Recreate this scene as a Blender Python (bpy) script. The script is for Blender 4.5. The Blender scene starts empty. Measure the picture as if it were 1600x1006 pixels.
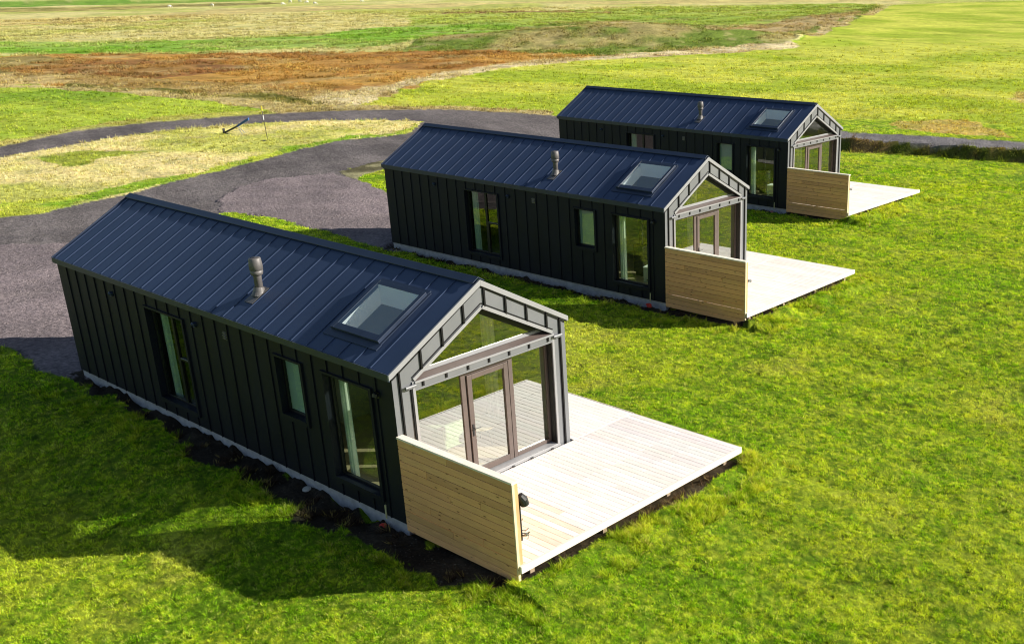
import bpy, math, random
import numpy as np
rng = np.random.default_rng(7)
random.seed(7)
scene = bpy.context.scene
COL = scene.collection

# ------------------------------------------------------------------ camera
CAM = np.array([14.911, -10.2022, 9.3241])
YAW, PITCH, ROLL, FPX = -0.6949, -0.3789, -0.0126, 1679.25
PX, PY = 800 + 256.8, 503 + 120.2
cy_, sy_ = math.cos(YAW), math.sin(YAW)
FWD = np.array([sy_*math.cos(PITCH), cy_*math.cos(PITCH), math.sin(PITCH)])
_r = np.array([cy_, -sy_, 0.0]); _u = np.cross(_r, FWD)
RIGHT = math.cos(ROLL)*_r + math.sin(ROLL)*_u
UP = -math.sin(ROLL)*_r + math.cos(ROLL)*_u
cam_d = bpy.data.cameras.new('camera'); cam = bpy.data.objects.new('camera', cam_d); COL.objects.link(cam)
from mathutils import Matrix, Vector
M4 = Matrix(((RIGHT[0], UP[0], -FWD[0], CAM[0]), (RIGHT[1], UP[1], -FWD[1], CAM[1]), (RIGHT[2], UP[2], -FWD[2], CAM[2]), (0, 0, 0, 1)))
cam.matrix_world = M4
cam_d.sensor_width = 36; cam_d.lens = FPX/1600*36
cam_d.shift_x = -256.8/1600; cam_d.shift_y = 120.2/1600
cam_d.clip_end = 6000; cam_d.clip_start = .1
scene.camera = cam

def G(u, v, z=-0.3):
    """survey point: where the line of sight through a photo point meets the ground"""
    d = FWD + RIGHT*(u-PX)/FPX - UP*(v-PY)/FPX
    if d[2] > -0.006: d = d.copy(); d[2] = -0.006
    t = (z-CAM[2])/d[2]
    return (CAM[0]+t*d[0], CAM[1]+t*d[1])

CABINS = [(0, 0, 0, 0), (-5.5849, 13.9553, -0.1306, 0.0096), (-10.4814, 27.7213, -0.1452, 0.0003)]

# ------------------------------------------------------------------ light
SUN_DIR = Vector((.76, .65, math.hypot(.76, .65)*math.tan(math.radians(26)))).normalized()
w = bpy.data.worlds.new("World"); scene.world = w; w.use_nodes = True
nt = w.node_tree
sky = nt.nodes.new('ShaderNodeTexSky'); sky.sky_type = 'NISHITA'; sky.sun_disc = False
sky.sun_elevation = math.radians(26); sky.sun_rotation = math.atan2(.76, .65)
sky.air_density = 1.0; sky.dust_density = 1.0; sky.ozone_density = 1.0
bg = nt.nodes['Background']; bg.inputs[1].default_value = 0.105
nt.links.new(sky.outputs[0], bg.inputs[0])
sl = bpy.data.lights.new('sun', 'SUN'); sl.energy = 8.4; sl.angle = math.radians(.5); sl.color = (1.0, .945, .85)
so = bpy.data.objects.new('sun', sl); COL.objects.link(so)
so.rotation_euler = SUN_DIR.to_track_quat('Z', 'Y').to_euler()
scene.view_settings.view_transform = 'Standard'; scene.view_settings.look = 'None'; scene.view_settings.exposure = 0
scene.cycles.max_bounces = 8; scene.cycles.transparent_max_bounces = 12
scene.cycles.use_denoising = True; scene.cycles.denoising_input_passes = 'RGB_ALBEDO_NORMAL'; scene.cycles.denoising_prefilter = 'ACCURATE'; scene.cycles.filter_width = 1.1

# ------------------------------------------------------------------ materials
def newmat(name):
    m = bpy.data.materials.new(name); m.use_nodes = True
    nt = m.node_tree; b = nt.nodes['Principled BSDF']
    return m, nt, b
def N(nt, t, **k):
    n = nt.nodes.new(t)
    for a, v in k.items(): setattr(n, a, v)
    return n
def coords(nt, scale=(1, 1, 1)):
    tc = N(nt, 'ShaderNodeTexCoord'); mp = N(nt, 'ShaderNodeMapping'); mp.inputs['Scale'].default_value = scale
    nt.links.new(tc.outputs['Object'], mp.inputs[0]); return mp.outputs[0]
def noise(nt, vec, scale, detail=4, rough=.6):
    n = N(nt, 'ShaderNodeTexNoise'); n.inputs['Scale'].default_value = scale; n.inputs['Detail'].default_value = detail
    n.inputs['Roughness'].default_value = rough
    nt.links.new(vec, n.inputs['Vector']); return n.outputs['Fac']
def remap(nt, f, a, b, c, d):
    n = N(nt, 'ShaderNodeMapRange'); n.inputs[1].default_value = a; n.inputs[2].default_value = b
    n.inputs[3].default_value = c; n.inputs[4].default_value = d; nt.links.new(f, n.inputs[0]); return n.outputs[0]
def mixc(nt, fac, a, b, mode='MIX'):
    n = N(nt, 'ShaderNodeMix', data_type='RGBA', blend_type=mode)
    for inp, x in ((n.inputs[0], fac), (n.inputs[6], a), (n.inputs[7], b)):
        if isinstance(x, (int, float)): inp.default_value = x
        elif isinstance(x, tuple): inp.default_value = (*x[:3], 1)
        else: nt.links.new(x, inp)
    return n.outputs[2]
def bump(nt, b, h, strength, dist=.01):
    n = N(nt, 'ShaderNodeBump'); n.inputs['Strength'].default_value = strength; n.inputs['Distance'].default_value = dist
    nt.links.new(h, n.inputs['Height']); nt.links.new(n.outputs[0], b.inputs['Normal'])

def paint(name, c, rough=.5, var=.25, scale=3, spec=.5, stretch=(1, 1, 1), bumpy=.0, metallic=0):
    m, nt, b = newmat(name)
    v = coords(nt, stretch)
    f = noise(nt, v, scale, 6)
    col = mixc(nt, remap(nt, f, .3, .7, 0, 1), tuple(x*(1-var) for x in c), tuple(x*(1+var) for x in c))
    nt.links.new(col, b.inputs['Base Color'])
    nt.links.new(remap(nt, f, .3, .7, max(.02, rough-.04), rough+.04), b.inputs['Roughness'])
    b.inputs['Specular IOR Level'].default_value = spec; b.inputs['Metallic'].default_value = metallic
    if bumpy: bump(nt, b, noise(nt, v, scale*6, 4), bumpy, .01)
    return m
def wood(name, rough=.65, knots=1.0):
    m, nt, b = newmat(name)
    at = N(nt, 'ShaderNodeVertexColor', layer_name='Col')
    v = coords(nt, (1.6, 30, 30)); g = noise(nt, v, 3, 6, .6)
    v2 = coords(nt, (1, 1, 1)); st = noise(nt, v2, 1.1, 5)
    c = mixc(nt, remap(nt, g, .3, .72, .0, 1), (.86, .80, .72), (1.08, 1.06, 1.02))
    c2 = mixc(nt, 1.0, at.outputs[0], c, 'MULTIPLY')
    # knots
    vk = coords(nt, (1.6, 5.2, 5.2)); vo = N(nt, 'ShaderNodeTexVoronoi'); vo.inputs['Scale'].default_value = 2.0
    nt.links.new(vk, vo.inputs['Vector'])
    kn = remap(nt, vo.outputs['Distance'], .07, .16, knots, 0)
    c3 = mixc(nt, kn, c2, mixc(nt, 1.0, at.outputs[0], (.28, .16, .09), 'MULTIPLY'))
    c4 = mixc(nt, remap(nt, st, .35, .7, 0, .35), c3, mixc(nt, 1.0, c3, (.8, .78, .78), 'MULTIPLY'))
    nt.links.new(c4, b.inputs['Base Color']); b.inputs['Roughness'].default_value = rough
    bump(nt, b, g, .25, .004)
    return m
def glass(name, base, tint, power=4):
    m = bpy.data.materials.new(name); m.use_nodes = True; nt = m.node_tree
    nt.nodes.remove(nt.nodes['Principled BSDF']); out = nt.nodes['Material Output']
    tr = N(nt, 'ShaderNodeBsdfTransparent'); tr.inputs[0].default_value = (*tint, 1)
    gl = N(nt, 'ShaderNodeBsdfGlossy'); gl.inputs['Roughness'].default_value = 0.0; gl.inputs[0].default_value = (.95, .97, .93, 1)
    lw = N(nt, 'ShaderNodeLayerWeight'); lw.inputs[0].default_value = .5
    pw = N(nt, 'ShaderNodeMath', operation='POWER'); pw.inputs[1].default_value = power; nt.links.new(lw.outputs['Facing'], pw.inputs[0])
    mr = remap(nt, pw.outputs[0], 0, 1, base, 1)
    # very slight waviness of the double glazing
    b_ = N(nt, 'ShaderNodeBump'); b_.inputs['Strength'].default_value = .02; b_.inputs['Distance'].default_value = .02
    nt.links.new(noise(nt, coords(nt), 1.2, 1), b_.inputs['Height']); nt.links.new(b_.outputs[0], gl.inputs['Normal'])
    mx = N(nt, 'ShaderNodeMixShader'); nt.links.new(mr, mx.inputs[0]); nt.links.new(tr.outputs[0], mx.inputs[1]); nt.links.new(gl.outputs[0], mx.inputs[2])
    nt.links.new(mx.outputs[0], out.inputs[0]); return m

MAT = dict(
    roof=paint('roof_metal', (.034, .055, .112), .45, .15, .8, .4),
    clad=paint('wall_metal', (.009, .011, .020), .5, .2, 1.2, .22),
    trim=paint('dark_trim', (.022, .034, .064), .4, .15, 2, .5),
    gable=paint('sunlit_gable_metal', (.150, .155, .165), .42, .06, 1.5, .5),  # same dark metal as the walls, its sunlit sheen painted as grey
    seam=paint('shaded_seam_metal', (.004, .004, .005), .5, .1, 3, .3),  # shade on the seam sides painted as near-black
    gtrim=paint('sunlit_gable_trim', (.27, .27, .28), .4, .05, 2, .5),  # sunlit brightness of the trim put into its colour
    frame=paint('window_frame', (.012, .012, .014), .4, .1, 5, .4),
    door=paint('door_frame', (.105, .080, .072), .5, .1, 5, .4),
    sill=paint('sill_metal', (.30, .30, .31), .4, .1, 5, .5),
    vent=paint('flue_metal', (.15, .14, .135), .5, .2, 6, .4, metallic=.2),
    conc=paint('concrete', (.42, .41, .42), .85, .22, 5, .2, bumpy=.5),
    white=paint('white_plaster', (.93, .94, .95), .7, .04, 2, .2),
    lining=paint('panel_lining', (.30, .31, .22), .7, .1, 2, .2),
    floor=paint('oak_floor', (.42, .33, .22), .45, .15, 4, .4, (1, 8, 1)),
    sofa=paint('sofa_fabric', (.27, .36, .22), .9, .18, 12, .1, bumpy=.3),
    dark=paint('dark_fabric', (.035, .04, .04), .8, .2, 12, .2),
    cab=paint('grey_green_paint', (.33, .37, .33), .6, .08, 3, .3),
    black=paint('black_plastic', (.02, .02, .022), .4, .2, 8, .5),
    chrome=paint('chrome', (.45, .42, .38), .25, .2, 10, .6, metallic=.8),
    orange=paint('stained_wood_edge', (.55, .34, .16), .6, .2, 9, .3, (1, 1, .3)),
    curtain=paint('white_curtain', (.78, .80, .76), .85, .06, 4, .1),
    blue=paint('blue_paint', (.03, .10, .32), .5, .15, 4, .4),
    yellow=paint('yellow_paint', (.75, .65, .05), .5, .1, 8, .4),
    red=paint('red_plastic', (.65, .05, .03), .5, .15, 8, .4),
    stone=paint('pale_stone', (.45, .43, .38), .85, .2, 9, .2, bumpy=.4),
    peg=paint('yellowed_plastic', (.55, .52, .28), .6, .15, 8, .3),
    wool=paint('wool', (.75, .72, .62), .95, .1, 8, .05),
    skin=paint('sheep_face', (.25, .2, .16), .9, .1, 8, .1),
    deck=wood('deck_wood', .6, .12), screen=wood('screen_wood', .65),
    g_gable=glass('gable_glass', .30, (.90, .95, .86)), g_side=glass('side_glass', .09, (.62, .76, .64)),
    g_sky=glass('skylight_glass', .36, (.92, 1.0, 1.0), 14),
)
def translucent_mat(name, rough=.8, mixt=.35, gain=1.0):
    m = bpy.data.materials.new(name); m.use_nodes = True; nt = m.node_tree
    nt.nodes.remove(nt.nodes['Principled BSDF']); out = nt.nodes['Material Output']
    at = N(nt, 'ShaderNodeVertexColor', layer_name='Col')
    d = N(nt, 'ShaderNodeBsdfDiffuse'); t = N(nt, 'ShaderNodeBsdfTranslucent')
    nt.links.new(at.outputs[0], d.inputs[0])
    c = mixc(nt, 1.0, at.outputs[0], (1.5, 1.35, .8), 'MULTIPLY'); nt.links.new(c, t.inputs[0])
    mx = N(nt, 'ShaderNodeMixShader'); mx.inputs[0].default_value = mixt
    nt.links.new(d.outputs[0], mx.inputs[1]); nt.links.new(t.outputs[0], mx.inputs[2]); nt.links.new(mx.outputs[0], out.inputs[0])
    return m
MAT['blade'] = translucent_mat('grass_blade')
def ground_mat(name, fine, finev, coarse, coarsev, bstr, bdist, stretch=(1, 1, 1)):
    m, nt, b = newmat(name)
    at = N(nt, 'ShaderNodeVertexColor', layer_name='Col')
    v = coords(nt, stretch)
    f1 = noise(nt, v, fine, 6, .7); f2 = noise(nt, v, coarse, 5, .6)
    c = mixc(nt, remap(nt, f1, .3, .7, 0, 1), (1-finev,)*3, (1+finev,)*3)
    c = mixc(nt, 1.0, at.outputs[0], c, 'MULTIPLY')
    c2 = mixc(nt, remap(nt, f2, .3, .7, 0, 1), (1-coarsev,)*3, (1+coarsev, 1+coarsev, 1+coarsev*.6))
    c = mixc(nt, 1.0, c, c2, 'MULTIPLY')
    nt.links.new(c, b.inputs['Base Color']); b.inputs['Roughness'].default_value = .95; b.inputs['Specular IOR Level'].default_value = .08
    bump(nt, b, f1, bstr, bdist)
    return m
MAT['g_grass'] = ground_mat('ground_grass', 9, .35, .9, .18, .9, .06)
MAT['g_wild'] = ground_mat('ground_wild', 3.5, .45, .35, .25, 1.0, .25)
MAT['g_gravel'] = ground_mat('ground_gravel', 7, .55, 1.1, .14, 1.0, .10)
MAT['g_soil'] = ground_mat('ground_soil', 16, .5, 2, .3, 1.0, .05)

# ------------------------------------------------------------------ mesh helper
class MB:
    def __init__(s): s.v = []; s.f = []; s.c = []; s.mi = []; s.m = 0
    def poly(s, pts, c=None):
        i = len(s.v); s.v += [tuple(p) for p in pts]; s.f.append(tuple(range(i, i+len(pts)))); s.c.append(c); s.mi.append(s.m)
    def raw(s, vs, fs, c=None):
        i = len(s.v); s.v += [tuple(p) for p in vs]
        for f in fs: s.f.append(tuple(i+k for k in f)); s.c.append(c); s.mi.append(s.m)
    def box(s, x0, x1, y0, y1, z0, z1, c=None):
        s.hexa([(x0, y0, z0), (x1, y0, z0), (x1, y1, z0), (x0, y1, z0), (x0, y0, z1), (x1, y0, z1), (x1, y1, z1), (x0, y1, z1)], c)
    def hexa(s, v, c=None):
        s.raw(v, [(0, 3, 2, 1), (4, 5, 6, 7), (0, 1, 5, 4), (1, 2, 6, 5), (2, 3, 7, 6), (3, 0, 4, 7)], c)
    def prism(s, poly, fn, a, b, c=None):
        """poly = 2D outline (CCW); fn(p, q, t) -> xyz; extruded t=a..b"""
        n = len(poly); v = [fn(p[0], p[1], a) for p in poly]+[fn(p[0], p[1], b) for p in poly]
        s.raw(v, [tuple(range(n))[::-1], tuple(range(n, 2*n))]+[(i, (i+1) % n, n+(i+1) % n, n+i) for i in range(n)], c)
    def px(s, poly, x0, x1, c=None): s.prism(poly, lambda p, q, t: (t, p, q), x0, x1, c)
    def tube(s, pts, rad, n=10, c=None, caps=True):
        pts = [Vector(p) for p in pts]; rad = rad if isinstance(rad, (list, tuple)) else [rad]*len(pts)
        rings = []; i0 = len(s.v)
        for i, p in enumerate(pts):
            d = (pts[min(i+1, len(pts)-1)]-pts[max(i-1, 0)])
            if d.length < 1e-9: d = Vector((0, 0, 1))
            d.normalize(); a = d.orthogonal().normalized() if abs(d.z) < .99 else Vector((1, 0, 0)); b = d.cross(a)
            for k in range(n):
                t = 2*math.pi*k/n; s.v.append(tuple(p+(a*math.cos(t)+b*math.sin(t))*rad[i]))
        for i in range(len(pts)-1):
            for k in range(n):
                s.f.append((i0+i*n+k, i0+i*n+(k+1) % n, i0+(i+1)*n+(k+1) % n, i0+(i+1)*n+k)); s.c.append(c)
        if caps:
            s.f.append(tuple(i0+k for k in range(n))[::-1]); s.c.append(c)
            s.f.append(tuple(i0+(len(pts)-1)*n+k for k in range(n))); s.c.append(c)
    def ball(s, cx, cy, cz, rx, ry, rz, n=12, m=8, c=None):
        i0 = len(s.v); s.v.append((cx, cy, cz-rz))
        for j in range(1, m):
            a = math.pi*j/m-math.pi/2
            for k in range(n):
                t = 2*math.pi*k/n; s.v.append((cx+rx*math.cos(a)*math.cos(t), cy+ry*math.cos(a)*math.sin(t), cz+rz*math.sin(a)))
        s.v.append((cx, cy, cz+rz)); top = len(s.v)-1
        for k in range(n):
            s.f.append((i0, i0+1+(k+1) % n, i0+1+k)); s.c.append(c)
            s.f.append((top, top-n+k, top-n+(k+1) % n)); s.c.append(c)
        for j in range(m-2):
            for k in range(n):
                a = i0+1+j*n; s.f.append((a+k, a+(k+1) % n, a+n+(k+1) % n, a+n+k)); s.c.append(c)
    def build(s, name, mat, parent=None, bevel=0, smooth=False, label=None):
        me = bpy.data.meshes.new(name); me.from_pydata(s.v, [], s.f); me.update()
        if any(c is not None for c in s.c):
            at = me.color_attributes.new('Col', 'FLOAT_COLOR', 'CORNER'); arr = []
            for f, c in zip(s.f, s.c):
                arr += [*(c or (1, 1, 1)), 1]*len(f)
            at.data.foreach_set('color', arr)
        o = bpy.data.objects.new(name, me); COL.objects.link(o)
        for mt in (mat if isinstance(mat, (list, tuple)) else [mat]): me.materials.append(MAT[mt] if isinstance(mt, str) else mt)
        if isinstance(mat, (list, tuple)): me.polygons.foreach_set('material_index', s.mi)
        if smooth: me.shade_smooth()
        if bevel:
            b = o.modifiers.new('bevel', 'BEVEL'); b.width = bevel; b.segments = 2; b.limit_method = 'ANGLE'
            b.harden_normals = False
        if parent: o.parent = parent
        if label: o['label'] = label
        return o
def thing(name, label, cat, loc=(0, 0, 0), rz=0, group=None):
    o = bpy.data.objects.new(name, None); COL.objects.link(o); o.location = loc; o.rotation_euler = (0, 0, rz)
    o.empty_display_size = .2
    return tag(o, label, cat, group)
def tag(o, label, cat, group=None):
    o['label'] = label; o['category'] = cat
    if group: o['group'] = group
    return o
def copy_tree(o, parent=None):
    c = o.copy(); COL.objects.link(c)
    if parent: c.parent = parent
    for ch in list(o.children): copy_tree(ch, c)
    return c
def place(o, i, x=0, y=0, z=0, rz=0):
    q = CABINS[i]; a = q[3]
    o.location = (q[0]+x*math.cos(a)-y*math.sin(a), q[1]+x*math.sin(a)+y*math.cos(a), q[2]+z); o.rotation_euler = (0, 0, a+rz)
    return o

# ------------------------------------------------------------------ cabin
W, L, EZ, RZ = 4.2, 13.5, 2.94, 4.137
SL = (RZ-EZ)/(W/2+.05)
def rz_(y): return EZ+SL*(y+.05) if y <= 2.1 else EZ+SL*(W+.05-y)
def cells(edges0, holes, lo, hi): pass
def face_with_holes(mb, x0, x1, z0, z1, holes, fn, flip=False):
    xs = sorted({x0, x1, *[h[0] for h in holes], *[h[1] for h in holes]}); zs = sorted({z0, z1, *[h[2] for h in holes], *[h[3] for h in holes]})
    for i in range(len(xs)-1):
        for j in range(len(zs)-1):
            cx, cz = (xs[i]+xs[i+1])/2, (zs[j]+zs[j+1])/2
            if any(h[0] < cx < h[1] and h[2] < cz < h[3] for h in holes): continue
            q = [fn(xs[i], zs[j]), fn(xs[i+1], zs[j]), fn(xs[i+1], zs[j+1]), fn(xs[i], zs[j+1])]
            mb.poly(q[::-1] if flip else q)
WIN = dict(big=(-2.10, -.68, .38, 2.48), small=(-3.72, -2.88, 1.28, 2.47), back=(-9.02, -7.38, .34, 2.48))
def make_cabin():
    root = thing('cabin', 'x', 'cabin')
    # --- walls
    holes = list(WIN.values())
    m = MB()
    face_with_holes(m, -L, 0, 0, 2.92, holes, lambda x, z: (x, 0, z))
    face_with_holes(m, -L, 0, 0, 2.92, holes, lambda x, z: (x, .2, z), True)
    for a, b, c, d in holes:
        m.poly([(a, 0, c), (a, 0, d), (a, .2, d), (a, .2, c)]); m.poly([(b, 0, c), (b, .2, c), (b, .2, d), (b, 0, d)])
        m.poly([(a, 0, c), (a, .2, c), (b, .2, c), (b, 0, c)]); m.poly([(a, 0, d), (b, 0, d), (b, .2, d), (a, .2, d)])
    for e in (-L, 0): m.poly([(e, 0, 0), (e, .2, 0), (e, .2, 2.92), (e, 0, 2.92)])
    m.poly([(-L, 0, 0), (-L, .2, 0), (0, .2, 0), (0, 0, 0)])
    k = 1
    while k*.5 < L:      # standing seams, cut by the openings
        x = -k*.5+.03; k += 1
        segs = [(0.0, 2.86)]
        for a, b, c, d in holes:
            if a-.12 < x < b+.08:
                new = []
                for s0, s1 in segs:
                    if c-.14 > s0: new.append((s0, c-.14))
                    if d+.05 < s1: new.append((d+.05, s1))
                segs = new
        for s0, s1 in segs: m.box(x-.008, x+.008, -.024, -.0005, s0, s1)
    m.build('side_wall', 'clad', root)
    m = MB(); m.box(-L, 0, W-.2, W, 0, 2.92)
    k = 1
    while k*.5 < L: m.box(-k*.5-.010, -k*.5+.010, W+.0005, W+.03, 0, 2.86); k += 1
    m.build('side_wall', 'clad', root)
    m = MB(); m.px([(.203, 0), (W-.203, 0), (W-.203, rz_(.203)-.08), (2.1, RZ-.08), (.203, rz_(.203)-.08)], -L, -L+.2)
    for k in range(1, 9):
        y = k*.5-.15; m.box(-L-.03, -L-.0005, y-.01, y+.01, 0, rz_(y)-.12)
    m.build('back_wall', 'clad', root)
    # glazed gable, metal clad
    m = MB()
    m.px([(.003, 0), (.46, 0), (.46, 2.67), (2.1, 3.60), (2.1, RZ-.09), (.003, rz_(.003)-.09)], -.2, .004)
    m.px([(W-.003, 0), (W-.003, rz_(.003)-.09), (2.1003, RZ-.09), (2.1003, 3.60), (3.82, 2.67), (3.82, 0)], -.2, .004)
    m.box(-.2, .002, .463, 3.817, 0, .22)
    m.m = 2
    def band(p, q, t, x0, x1):
        d = Vector((q[0]-p[0], q[1]-p[1])).normalized(); n = Vector((-d.y, d.x))*t
        m.px([p, q, (q[0]+n.x, q[1]+n.y), (p[0]+n.x, p[1]+n.y)], x0, x1)
    band((.46, .24), (.46, 2.665), .055, .0045, .03); band((3.82, 2.665), (3.82, .24), .055, .0045, .03)
    band((.46, 2.67), (2.1, 3.60), .065, .0045, .034); band((2.1, 3.60), (3.82, 2.67), .065, .0045, .034)
    m.m = 1
    for p, q, off in (((.42, 2.73), (2.1, 3.69), 0), ((2.1, 3.69), (3.86, 2.73), 0)):
        d = Vector((q[0]-p[0], q[1]-p[1])).normalized(); n = Vector((-d.y, d.x))*.022
        m.px([p, q, (q[0]+n.x, q[1]+n.y), (p[0]+n.x, p[1]+n.y)], .0045, .012)  # dark strips painting the shadow line beside the opening trim
    for y in (.646, 1.15, 1.665, 2.18, 2.68, 3.19, 3.70):
        lo = 2.67+(y-.46)*.567+.07 if y < 2.1 else 3.6-(y-2.1)*.541+.07
        m.box(.0045, .038, y-.018, y+.018, lo, rz_(y)-.115)
    m.box(.0045, .038, .135, .165, 0, rz_(.15)-.115); m.box(.0045, .038, 4.03, 4.065, 0, rz_(4.05)-.115)
    m.box(.0045, .03, .365, .395, .23, 2.62)
    gw = m      # rake trim under the roof edge, sunlight painted into its grey
    m = MB()
    for s in (0, 1):
        f = (lambda y: y) if s == 0 else (lambda y: W-y)
        pts = [(f(-.075), rz_(0)-.05*SL-.115), (f(2.1), RZ-.10), (f(2.1), RZ+.012), (f(-.075), rz_(0)-.05*SL-.075*SL*.3+.0)]
        m.px(pts if s == 0 else pts[::-1], .006, .045)
    m.build('rake_trim', 'gtrim', root, bevel=.004)
    m = gw
    for s in (0, 1):
        f = (lambda y: y) if s == 0 else (lambda y: W-y)
        pts = [(f(.008), rz_(.0)-.165), (f(2.1), RZ-.135), (f(2.1), RZ-.103), (f(.008), rz_(.0)-.135)]
        m.px(pts if s == 0 else pts[::-1], .0045, .014)  # dark strips painting the shadow line below the rake trim
    m.build('gable_wall', ['gable', 'seam', 'gtrim'], root)
    # --- roof
    SK = (-2.17, -.89, .52, 1.47)
    m = MB()
    for side in (0, 1):
        f = (lambda y: y) if side == 0 else (lambda y: W-y)
        hs = [SK] if side == 0 else []
        face_with_holes(m, -L-.03, .003, -.05, 2.1, hs, lambda x, y: (x, f(y), rz_(y)), side == 1)
        face_with_holes(m, -L-.03, .003, -.05, 2.1, hs, lambda x, y: (x, f(y), rz_(y)-.11), side == 0)
        for e in (-L-.03, .003): m.poly([(e, f(-.05), EZ), (e, f(2.1), RZ), (e, f(2.1), RZ-.11), (e, f(-.05), EZ-.11)])
        m.poly([(-L-.03, f(-.05), EZ), (.003, f(-.05), EZ), (.003, f(-.05), EZ-.11), (-L-.03, f(-.05), EZ-.11)])
        nx, nz = -SL, 1.0; ln = math.hypot(SL, 1); nyv = (-SL/ln if side == 0 else SL/ln); nzv = 1/ln
        k = 1
        while k*.495 < L:
            x = -k*.495-.01; k += 1
            segs = [(-.045, 1.99)]
            if side == 0 and -2.36 < x < -.80: segs = [(-.045, .27), (1.60, 1.99)]
            for a, b in segs:
                v = []
                for h in (0.001, .015):
                    for (xx, yy) in ((x-.009, a), (x+.009, a), (x+.009, b), (x-.009, b)):
                        v.append((xx, f(yy)+nyv*h, rz_(yy)+nzv*h))
                m.hexa(v)
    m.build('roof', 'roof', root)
    roofo = root.children[-1] if False else [c for c in COL.objects if c.name.startswith('roof')][-1]
    m = MB()
    h = .05
    for s in (0, 1):
        f = (lambda y: y) if s == 0 else (lambda y: W-y)
        y0 = 1.96
        pts = [(f(y0), rz_(y0)+.038), (f(2.1), RZ+.045), (f(2.1), RZ+.062), (f(y0-.0), rz_(y0)+.052)]
        m.px(pts if s == 0 else pts[::-1], -L-.04, .0)
    m.build('ridge_cap', 'trim', root, bevel=.004)
    m = MB()
    m.box(-L-.03, .002, -.075, -.052, EZ-.13, EZ-.004); m.box(-L-.03, .002, W+.052, W+.075, EZ-.13, EZ-.004)
    m.box(-L, .0, -.05, -.032, EZ-.15, EZ-.115); m.build('eave_fascia', 'trim', root)
    m = MB()
    for s in (0, 1):
        f = (lambda y: y) if s == 0 else (lambda y: W-y)
        pts = [(f(-.075), EZ-.13), (f(2.1), RZ-.12), (f(2.1), RZ+.03), (f(-.075), EZ+.01)]
        m.px(pts if s == 0 else pts[::-1], -L-.055, -L-.031)
    m.build('rear_rake_trim', 'trim', root)
    # --- skylight
    def rp(x, y, h): # point at height h above near slope
        ln = math.hypot(SL, 1); return (x, y-SL/ln*h, rz_(y)+h/ln)
    def rbox(m, x0, x1, y0, y1, h0, h1): m.hexa([rp(x0, y0, h0), rp(x1, y0, h0), rp(x1, y1, h0), rp(x0, y1, h0), rp(x0, y0, h1), rp(x1, y0, h1), rp(x1, y1, h1), rp(x0, y1, h1)])
    m = MB()
    rbox(m, -2.27, -2.165, .40, 1.55, .002, .085); rbox(m, -.895, -.80, .40, 1.55, .002, .085)
    rbox(m, -2.163, -.897, 1.467, 1.55, .002, .083); rbox(m, -2.163, -.897, .40, .523, .002, .083)
    sk = m.build('skylight', 'trim', root, bevel=.006)
    m = MB(); rbox(m, -2.38, -.73, .27, .396, .003, .022); rbox(m, -2.36, -2.275, .396, 1.60, .003, .02); rbox(m, -.795, -.75, .396, 1.60, .003, .02); rbox(m, -2.27, -.80, 1.553, 1.64, .003, .03)
    m.build('flashing', 'trim', sk)
    m = MB(); rbox(m, -2.39, -.72, .262, .285, .023, .034); m.build('flashing_lip', 'sill', sk) if False else None
    m = MB(); m.poly([rp(-2.165, .523, .079), rp(-.895, .523, .079), rp(-.895, 1.467, .079), rp(-2.165, 1.467, .079)]); m.build('pane', 'g_sky', sk)
    m = MB()
    c = [(-2.165, .523), (-.895, .523), (-.895, 1.467), (-2.165, 1.467)]
    for i in range(4):
        a, b = c[i], c[(i+1) % 4]
        m.poly([rp(a[0], a[1], .07), rp(b[0], b[1], .07), (b[0], b[1], rz_(b[1])-.34), (a[0], a[1], rz_(a[1])-.34)])
    m.build('light_shaft', 'white', sk)
    # --- flue
    fx, fy = -5.16, .66; fz = rz_(fy)
    m = MB(); prof = [(0, .065), (.34, .065), (.36, .072), (.37, .072)]
    m.tube([(fx, fy, fz-.05)]+[(fx, fy, fz+a) for a, _ in prof[1:]], [.08, .08, .086, .086], 24)
    fl = m.build('flue', 'vent', root, smooth=True)
    m = MB()
    pr = [(.36, .085), (.38, .115), (.45, .13), (.46, .118), (.47, .118), (.48, .132), (.58, .133), (.71, .118), (.72, .112), (.72, .09), (.63, .085)]
    m.tube([(fx, fy, fz+a) for a, _ in pr], [r for _, r in pr], 24, caps=False)
    m.tube([(fx, fy, fz+.655), (fx, fy, fz+.665)], [.084, .084], 16)
    m.build('cowl', 'vent', fl, smooth=True)
    m = MB(); m.tube([(fx, fy, fz+.10), (fx, fy, fz+.12), (fx, fy-.01, fz+.03), (fx, fy-.03, fz-.06)], [.085, .098, .12, .15], 20)
    rbox(m, fx-.15, fx+.15, fy-.28, fy+.14, .004, .015); m.build('flashing', 'vent', fl)
    # --- windows
    for nm, (a, b, c, d) in WIN.items():
        m = MB(); y0, y1 = .105, .165; t = .045
        m.box(a+.002, a+t, y0, y1, c+.002, d-.002); m.box(b-t, b-.002, y0, y1, c+.002, d-.002)
        m.box(a+t, b-t, y0, y1, c+.002, c+t); m.box(a+t, b-t, y0, y1, d-t, d-.002)
        if nm == 'back':
            mx = a+.92; m.box(mx-.045, mx+.045, y0-.003, y1, c+t, d-t); m.box(mx+.045, b-t, y0-.002, y1, 1.40, 1.46)
            m.box(mx+.045, mx+.085, y0-.012, y0+.03, c+t, 1.40); m.box(b-t-.04, b-t, y0-.012, y0+.03, c+t, 1.40)
        wo = m.build('window', 'frame', root, bevel=.004)
        m = MB(); yg = .135
        m.poly([(a+t, yg, c+t), (b-t, yg, c+t), (b-t, yg, d-t), (a+t, yg, d-t)]); m.build('pane', 'g_side', wo)
        m = MB()  # flashing frame round the opening, proud of the cladding
        o = .075
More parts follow.
